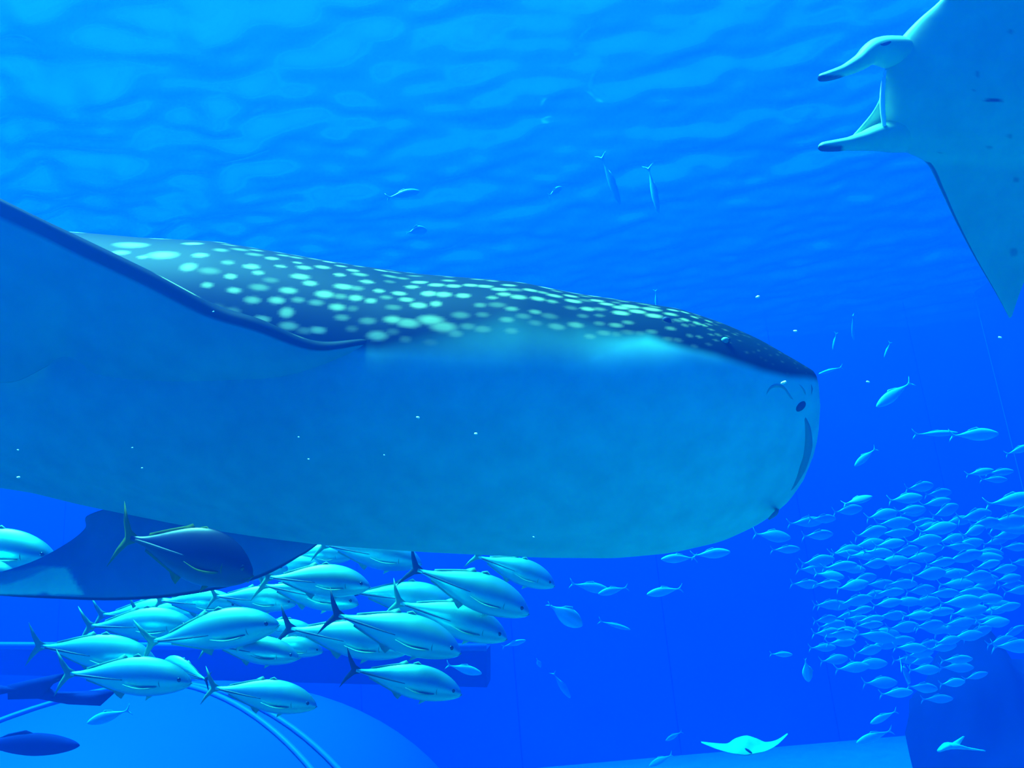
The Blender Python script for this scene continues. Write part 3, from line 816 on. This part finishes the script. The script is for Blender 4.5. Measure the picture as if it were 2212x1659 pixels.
# ------------------------------------------------------------------ lone fish farther off
FP = {'n': make_far('reef_fish', M['far_fish']), 's': make_far('slender_fish', M['far_fish'], 0.55, 0.9), 't': make_far('disc_fish', M['far_fish'], 1.7, 0.45), 'k': make_far('dark_fish', M['shadow_fish'], 0.8, 1.3)}
LONE = [  # proto, tail, nose, distance, yaw, roll, label
    ('n', (843, 427), (906, 411), 9.0, 10, 0, 'small silvery fish with forked tail above the shark back'),
    ('t', (884, 505), (921, 494), 9.5, 35, 0, 'small rounded fish hovering just over the spotted shark back'),
    ('s', (1402, 368), (1423, 460), 9.0, 0, 30, 'slim pale fish diving head first high above the shark'),
    ('s', (1302, 345), (1340, 442), 11.0, 0, 30, 'ghostly slim fish diving, only its tail catching light'),
    ('n', (1187, 425), (1215, 400), 11.5, 40, 0, 'barely visible fish hanging in the open water above the shark'),
    ('n', (1962, 830), (1893, 879), 8.5, 0, 10, 'pale fish slanting down in front of the shark snout'),
    ('n', (2062, 941), (2158, 937), 8.5, 0, 0, 'plump pale fish swimming level below the manta wing tip'),
    ('s', (1982, 938), (2070, 935), 12.5, 0, 0, 'faint slender fish just behind the plump level one'),
    ('n', (1888, 972), (1846, 1007), 11.0, 0, 10, 'faint little fish slanting down ahead of the shark mouth'),
    ('n', (2178, 980), (2230, 962), 9.5, 0, 0, 'pale fish half out of frame beside the dark wall'),
    ('s', (1838, 686), (1848, 735), 13.0, 20, 20, 'dim slim fish with bright tail above the shark snout'),
    ('s', (1806, 722), (1799, 756), 14.5, 0, 20, 'very faint upright fish closest above the snout tip'),
    ('s', (1922, 742), (1910, 772), 14.5, 0, 20, 'very faint upright fish in open water below the manta'),
    ('s', (1815, 794), (1768, 808), 12.0, 0, 0, 'faint slim fish emerging from behind the snout tip'),
    ('s', (1416, 630), (1419, 668), 12.0, 0, 20, 'thin sliver of a fish poking above the shark back'),
    ('n', (1497, 1205), (1428, 1208), 9.0, 0, 0, 'pale fish facing left right under the shark chin'),
    ('n', (1502, 1200), (1578, 1192), 9.3, 0, 0, 'pale fish with its back hidden under the shark chin'),
    ('n', (1240, 1262), (1318, 1276), 12.0, 0, 0, 'faint fish swimming low, crossing behind another one'),
    ('n', (1350, 1270), (1292, 1283), 11.5, 0, 0, 'faint fish facing left with bright tail, touching another'),
    ('n', (1466, 1272), (1397, 1284), 9.5, 0, 0, 'pale fish facing left alone in the dark water below the shark'),
    ('t', (1190, 1309), (1258, 1352), 8.5, 0, 0, 'round disc-shaped pale fish ahead of the trevallies'),
    ('s', (1300, 1343), (1362, 1360), 14.0, 0, 0, 'hardly visible slim fish in the deep blue middle'),
    ('n', (1090, 1396), (1136, 1383), 12.0, 0, 20, 'small faint diamond-shaped fish ahead of the lower trevallies'),
    ('t', (1740, 1428), (1747, 1473), 9.5, 0, 0, 'small oval fish upright beside the dense school'),
    ('n', (1668, 1413), (1712, 1414), 11.0, 0, 0, 'small dim fish trailing outside the dense school'),
    ('n', (972, 1438), (1041, 1455), 8.5, 0, 0, 'small trevally ahead of the dim lone one, near the ledge'),
    ('t', (1160, 1424), (1168, 1442), 13.5, 0, 0, 'tiny pale blob of a fish in the deep blue middle'),
    ('n', (1198, 1458), (1232, 1508), 15.0, 0, 30, 'ghostly fish hanging nose down in the deep blue middle'),
    ('n', (1470, 1582), (1438, 1600), 15.5, 0, 0, 'ghostly fish above the little manta wing'),
    ('n', (1448, 1632), (1402, 1655), 15.5, 0, 20, 'ghostly fish at the very bottom beside the little manta'),
    ('n', (1932, 1538), (1880, 1563), 10.5, 0, 0, 'pale fish drifting down below the dense school'),
    ('n', (1920, 1580), (1850, 1605), 10.5, 0, 0, 'lowest pale fish under the dense school'),
    ('n', (272, 1536), (188, 1562), 7.6, 0, 0, 'blue-grey fish facing left in front of the lit dome'),
]
used = set()
for key, tl, ns_, dp, yaw, roll, lab in LONE:
    o = FP[key] if key not in used else copy_tree(FP[key])
    used.add(key)
    tag(o, lab, 'fish')
    pose(o, tl, ns_, dp, yaw, roll)

# dark fish seen against the lit dome
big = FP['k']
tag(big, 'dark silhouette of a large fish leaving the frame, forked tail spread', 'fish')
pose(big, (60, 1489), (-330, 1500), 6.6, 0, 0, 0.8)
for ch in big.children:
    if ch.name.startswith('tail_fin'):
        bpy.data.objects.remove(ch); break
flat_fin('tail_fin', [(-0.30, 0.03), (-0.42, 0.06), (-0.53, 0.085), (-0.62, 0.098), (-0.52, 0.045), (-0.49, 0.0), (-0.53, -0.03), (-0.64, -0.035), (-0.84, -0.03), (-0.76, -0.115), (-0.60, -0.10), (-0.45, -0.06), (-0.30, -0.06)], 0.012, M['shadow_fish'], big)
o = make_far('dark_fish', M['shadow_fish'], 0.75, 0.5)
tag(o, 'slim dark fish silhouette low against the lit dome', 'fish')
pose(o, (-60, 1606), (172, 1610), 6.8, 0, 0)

# ------------------------------------------------------------------ the dense school
SG = 'pale fish of the dense school'
ED = [(1835, 1102, 66, 8), (1745, 1128, 74, 5), (1780, 1121, 60, 0), (1770, 1156, 66, 3), (1700, 1187, 60, 3), (1672, 1158, 72, -3), (1908, 1112, 66, 12), (1960, 1077, 66, 8), (1970, 1101, 60, 8), (1885, 1150, 70, 12),
      (1935, 1130, 70, 5), (1940, 1152, 70, 4), (1880, 1175, 62, 10), (1830, 1190, 70, 10), (1770, 1212, 66, 14), (1762, 1231, 70, 0), (1795, 1243, 56, -3), (1838, 1228, 62, -3), (1890, 1218, 60, 5), (1900, 1194, 56, 0),
      (1930, 1212, 66, 8), (1960, 1228, 66, 5), (1742, 1262, 58, -2), (1990, 1052, 62, 5), (2030, 1066, 58, 4), (2025, 1085, 60, 14), (1975, 1106, 58, 10), (2045, 1103, 66, 18), (1995, 1128, 60, 5), (2072, 1125, 60, 10),
      (2110, 1114, 80, 10), (2182, 1126, 90, 4), (2192, 1142, 80, 3), (2210, 1104, 60, 12), (2105, 1147, 56, 15), (2000, 1168, 70, 6), (2012, 1186, 62, 5), (2030, 1142, 80, 12), (2095, 1173, 60, 10), (2155, 1168, 60, 12),
      (2178, 1155, 70, 10), (2195, 1182, 60, 0), (2085, 1203, 90, 8), (2130, 1204, 70, 0), (2135, 1220, 56, 14), (2170, 1230, 56, 12), (2208, 1215, 46, 0), (2010, 1240, 80, 3), (2060, 1240, 70, 4), (2120, 1250, 70, 5),
      (2180, 1250, 60, 8), (1790, 1262, 60, 0), (1845, 1265, 66, 12), (1868, 1250, 60, 6), (1805, 1308, 64, 2), (1852, 1298, 72, 10), (1862, 1318, 54, 5), (1835, 1329, 62, 14), (1858, 1338, 56, -2), (1785, 1338, 52, 5),
      (1800, 1350, 60, 5), (1790, 1367, 66, -2), (1826, 1364, 60, 2), (1880, 1350, 60, 4), (1920, 1303, 62, 8), (1930, 1330, 64, 4), (1955, 1355, 66, 5), (1895, 1376, 76, -3), (1820, 1388, 62, 0), (1780, 1399, 56, 0),
      (1878, 1405, 62, 8), (1805, 1425, 58, 8), (1912, 1392, 70, 3), (1945, 1384, 64, 3), (1970, 1400, 64, 0), (2070, 1262, 70, 4), (2125, 1266, 60, 5), (2100, 1280, 64, 6), (2136, 1293, 60, 2), (2176, 1312, 60, 14),
      (2080, 1300, 80, 10), (2096, 1320, 80, 8), (2062, 1357, 80, 16), (2075, 1345, 66, 10), (2115, 1366, 66, 14), (2050, 1384, 56, 10), (2038, 1398, 66, 4), (2165, 1385, 60, 12), (2190, 1365, 60, 25), (2196, 1396, 84, 5),
      (2005, 1395, 70, 2), (1990, 1412, 64, 2), (2070, 1425, 62, 5), (2010, 1350, 64, 6), (1985, 1330, 62, 4), (2030, 1322, 64, 8), (2000, 1300, 66, 6), (2040, 1282, 66, 4), (1992, 1275, 64, 3), (1845, 1442, 66, 12),
      (1882, 1434, 70, 5), (1962, 1425, 60, 0), (1992, 1428, 56, 8), (2070, 1442, 66, 5), (2110, 1460, 50, 18), (2060, 1475, 50, 8), (1905, 1475, 66, 5), (1940, 1497, 66, 5), (2028, 1510, 60, 3), (1996, 1486, 70, -10), (2000, 1447, 60, 6),
      (1950, 1262, 64, 4), (1905, 1262, 66, 2), (1925, 1280, 60, 6), (1890, 1285, 58, 3), (1960, 1300, 60, 4), (2150, 1345, 58, 10), (2035, 1215, 66, 4), (1990, 1205, 60, 8), (1960, 1190, 60, 6), (1925, 1175, 62, 9), (2060, 1165, 60, 10), (2130, 1130, 64, 6), (2205, 1275, 60, 10)]
rnd = random.Random(11)
CORE = [(1800, 1200), (1960, 1130), (2180, 1130), (2212, 1290), (2090, 1400), (1960, 1420), (1800, 1390), (1790, 1300)]
n_try = 0
while len(ED) < 200 and n_try < 5000:
    n_try += 1
    x, y = rnd.uniform(1780, 2212), rnd.uniform(1120, 1430)
    if in_poly((x, y), CORE): ED.append((x, y, rnd.uniform(54, 70), rnd.uniform(-2, 12)))
sf = make_small('schooling_fish', M['school'])
STRAY = {(1672, 1158): 'straggler of the school closest to the shark chin', (1700, 1187): 'straggler just below the one closest to the shark chin',
         (1770, 1156): 'single fish between the two stragglers and the dense school', (1745, 1128): 'rear fish of an overlapping pair in front of the shark mouth',
         (1780, 1121): 'front fish of an overlapping pair in front of the shark mouth', (1835, 1102): 'fish tucked directly under the brightest flashing one',
         (1805, 1425): 'lowest school fish on the side toward the upright oval fish', (2028, 1510): 'lowest fish of the whole school, alone above the rocks',
         (2110, 1460): 'small fish tilting upward below the school, toward the dark rock', (2060, 1475): 'small level fish touching the upward-tilting one below the school',
         (2190, 1365): 'steeply climbing fish of the school at the frame edge', (1742, 1262): 'foremost fish sticking out of the school toward the shark',
         (1960, 1077): 'dim fish on the upper fringe of the school, beside the flashing one', (1990, 1052): 'topmost fish of the dense school itself'}
first = True
placed = []
for (x, y, L, a) in ED:
    dp = None
    for _ in range(200):
        t_ = rnd.uniform(8.6, 13.0)
        c_ = P(x, y, t_)
        if all((c_ - q).length > 0.5 for q in placed):
            dp = t_
            break
    if dp is None: continue
    placed.append(c_)
    o = sf if first else sf.copy()
    if not first: COL.objects.link(o)
    first = False
    tag(o, STRAY.get((x, y), 'small pale-blue fish swimming in the dense school beside the dark wall'), 'fish', SG)
    ar = math.radians(a + rnd.uniform(-2, 2))
    hx, hy = L * 0.486 * math.cos(ar), L * 0.486 * math.sin(ar)
    pose(o, (x - hx, y + hy), (x + hx, y - hy), dp, rnd.uniform(-14, 14), rnd.uniform(-14, 8), rnd.uniform(1.1, 1.4))
def special(x, y, L, a, dp, lab, yaw=0, roll=0, tall=1.0):
    o = sf.copy(); COL.objects.link(o)
    tag(o, lab, 'fish', SG)
    ar = math.radians(a)
    pose(o, (x - L * .45 * math.cos(ar), y + L * .45 * math.sin(ar)), (x + L * .45 * math.cos(ar), y - L * .45 * math.sin(ar)), dp, yaw, roll, tall)
special(1856, 1080, 66, 15, 7.6, 'brightest little fish flashing cyan at the upper edge of the school', 0, -28)
special(2192, 1080, 118, 9, 8.0, 'largest fish of the school, cut off by the frame edge', 0, -6)
special(2120, 1020, 62, 10, 8.6, 'topmost fish of a trio hovering above the school', 0, -8)
special(2163, 1020, 62, 5, 9.6, 'middle fish of a trio hovering above the school')
special(2150, 1036, 60, 0, 11.0, 'faintest fish of a trio hovering above the school')
special(1957, 1456, 62, -52, 7.4, 'bright tall fish turning downward at the bottom of the school', 30, -20, 1.9)

# ------------------------------------------------------------------ small manta far below
lm = empty('small_manta_ray', 'small bright manta ray far below, wings raised like a gull', 'manta ray')
d0 = 11.0
ld = [(1514, 1602), (1540, 1606), (1570, 1609), (1590, 1602), (1612, 1597), (1634, 1603), (1655, 1606), (1678, 1600), (1701, 1584)]
tl = [(1516, 1605), (1545, 1617), (1575, 1626), (1595, 1630), (1612, 1632), (1632, 1628), (1655, 1622), (1680, 1608), (1702, 1586)]
blade('wings', [P(x, y, d0) for x, y in ld], [P(x, y, d0 - 0.35) for x, y in tl], [0.004, 0.02, 0.04, 0.09, 0.11, 0.09, 0.04, 0.02, 0.004], M['manta'], lm, ns=60, nc=16, up=UP,
      attr_fn=lambda v, c, s, sd: {'dark': [0] * len(v), 'spot': [0] * len(v)})
ellipsoid('mouth', P(1617, 1622, d0 - 0.36), [RT * 0.05 + UP * -0.03, UP * 0.018, FWD * 0.03], M['mouth_dark'], lm)
tube('tail', [P(1612, 1605, d0 + 0.3), P(1606, 1600, d0 + 0.9), P(1600, 1598, d0 + 1.6)], [0.02, 0.012, 0.004], M['manta'], lm, n=6, res=12)

# bottom fish with long tail by the rocks
gf = empty('guitarfish', 'faint long-tailed bottom fish resting by the rocks', 'fish')
tube('body', [P(2128, 1622, 11.6), P(2092, 1617, 11.6), P(2062, 1612, 11.5), P(2045, 1612, 11.5), P(2028, 1622, 11.4)], [0.012, 0.03, 0.07, 0.09, 0.03], M['far_fish'], gf, n=10, res=24, flat=0.6)
blade('pectoral_fin', [P(2040, 1614, 11.5), P(2064, 1600, 11.6), P(2080, 1590, 11.7)], [P(2070, 1614, 11.5), P(2076, 1604, 11.6), P(2084, 1591, 11.7)], [0.03, 0.02, 0.004], M['far_fish'], gf, ns=10, nc=8)

# ------------------------------------------------------------------ drifting specks
SPK = [(903, 902, 2.0, 5, 'white speck drifting before the middle of the shark belly'), (1028, 937, 2.0, 5, 'white speck drifting before the belly, the one nearer the snout'), (1693, 826, 2.0, 8, 'largest white speck, glinting by the shark nostril'),
       (1637, 641, 2.0, 6, 'white speck floating in open water above the shark eye'), (1718, 715, 2.0, 5, 'grey speck floating just above the snout'), (40, 1031, 2.2, 5, 'white speck before the belly edge next to the hanging fin'),
       (307, 1011, 2.4, 4, 'pale speck over the light belly stripe'), (667, 992, 2.4, 4, 'lower pale speck of a pair on the belly'), (645, 944, 2.6, 3.5, 'upper pale speck of a pair on the belly'), (830, 983, 2.6, 3.5, 'dim speck below the belly middle'),
       (39, 972, 2.4, 4, 'pale speck at the frame edge on the belly'), (286, 967, 2.6, 3.5, 'dim speck under the near fin'), (461, 673, 2.4, 4, 'pale speck on the dark leading edge of the near fin'), (2160, 729, 2.4, 5, 'pale speck below the manta wing tip'),
       (1875, 825, 3.0, 5, 'dim speck between the snout and the slanting fish'), (1153, 1160, 2.6, 4, 'dim speck low on the shark throat')]
for x, y, d_, r_, lab in SPK:
    rr = (r_ * 0.85 if r_ > 4.5 else r_ * 0.62) * d_ / F
    rn = random.Random(int(x))
    an = rn.uniform(-0.4, 0.4)
    ax_ = [(RT * math.cos(an) + UP * math.sin(an)) * rr, (UP * math.cos(an) - RT * math.sin(an)) * rr * 0.5, FWD * rr * 0.6]
    o = ellipsoid('drifting_speck', P(x, y, d_), ax_, M['speck'], None, 6, 8)
    for vv in o.data.vertices: vv.co += Vector((rn.uniform(-1, 1), rn.uniform(-1, 1), rn.uniform(-1, 1))) * rr * 0.12
    tag(o, lab, 'speck', 'specks drifting in the water')

# ------------------------------------------------------------------ lit viewing dome, ledge, rocks
top = P(330, 1478, 11.5)
DC = Vector((top.x, top.y, FLOOR_Z)); DR, DH = 4.7, top.z - FLOOR_Z
dome = empty('window_1', kind='structure')
dm, nt, b = new_mat('acrylic')
b.inputs['Base Color'].default_value = (0.02, 0.085, 0.34, 1)
b.inputs['Roughness'].default_value = 0.6
b.inputs['Specular IOR Level'].default_value = 0.1
b.inputs['Emission Color'].default_value = (0.25, 0.75, 1.0, 1)
b.inputs['Emission Strength'].default_value = 0.0
M['acrylic'] = dm
AZ0 = math.radians(-32)
NP = 3
def dome_pt(az, el, k=1.0):
    return DC + Vector((math.cos(az) * math.cos(el) * DR, math.sin(az) * math.cos(el) * DR, math.sin(el) * DH)) * k
for k in range(NP):
    a0, a1 = AZ0 + 2 * math.pi * k / NP, AZ0 + 2 * math.pi * (k + 1) / NP
    v = [dome_pt(a0 + (a1 - a0) * i / 32, math.radians(2 + 88 * j / 20)) for i in range(33) for j in range(21)]
    mesh('pane', v, grid_faces(33, 21), M['acrylic'], dome)
    for off in (-0.05, 0.05):
        tube('rib', [dome_pt(a0 + off, math.radians(2 + 84 * j / 14), 1.008) for j in range(15)], 0.035, M['frame'], dome, n=6, res=30)
tube('rim', [dome_pt(2 * math.pi * j / 40, math.radians(2), 1.01) for j in range(41)], 0.1, M['frame'], dome, n=8, res=82)

lg = empty('trim_1', kind='structure')
A, B_ = P(-700, 1396, 13.0), P(1052, 1402, 13.0)
A2, B2 = P(-700, 1440, 13.0), P(1052, 1485, 13.0)
back_ = Vector((0, 1.2, 0))
mesh('ledge', [A, B_, B2, A2, A + back_, B_ + back_, B2 + back_, A2 + back_], [(0, 1, 2, 3), (7, 6, 5, 4), (0, 4, 5, 1), (1, 5, 6, 2), (2, 6, 7, 3), (3, 7, 4, 0)], M['ledge'], lg, smooth=False)
tube('coping', [A + Vector((0, -0.05, 0.03)), (A + B_) / 2 + Vector((0, -0.05, 0.03)), B_ + Vector((0, -0.05, 0.03))], 0.06, M['frame'], lg, n=8, res=6)

def rock(name, c, rx, ry, rz, seed, mat, lab):
    bm = bmesh.new()
    bmesh.ops.create_icosphere(bm, subdivisions=4, radius=1)
    for vv in bm.verts:
        q = vv.co.copy()
        k = 1 + 0.28 * noise.noise(q * 1.3 + Vector((seed, 0, 0))) + 0.12 * noise.noise(q * 3.5 + Vector((0, seed, 0))) + 0.05 * noise.noise(q * 9)
        vv.co = Vector((q.x * rx * k, q.y * ry * k, q.z * rz * k))
    me = bpy.data.meshes.new(name); bm.to_mesh(me); bm.free()
    me.materials.append(mat)
    me.polygons.foreach_set('use_smooth', [True] * len(me.polygons))
    o = bpy.data.objects.new(name, me); o.location = c
    COL.objects.link(o)
    return tag(o, lab, 'rock', 'rocks at the foot of the tank wall')
def ground(x, y, d): 
    p = P(x, y, d); return Vector((p.x, p.y, FLOOR_Z))
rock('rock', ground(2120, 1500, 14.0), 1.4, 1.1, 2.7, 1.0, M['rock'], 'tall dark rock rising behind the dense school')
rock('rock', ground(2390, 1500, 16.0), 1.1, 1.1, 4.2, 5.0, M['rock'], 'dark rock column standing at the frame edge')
rock('rock', ground(1970, 1640, 11.2), 0.75, 0.7, 0.8, 9.0, M['pale_rock'], 'low pale rock mound on the sand below the school')
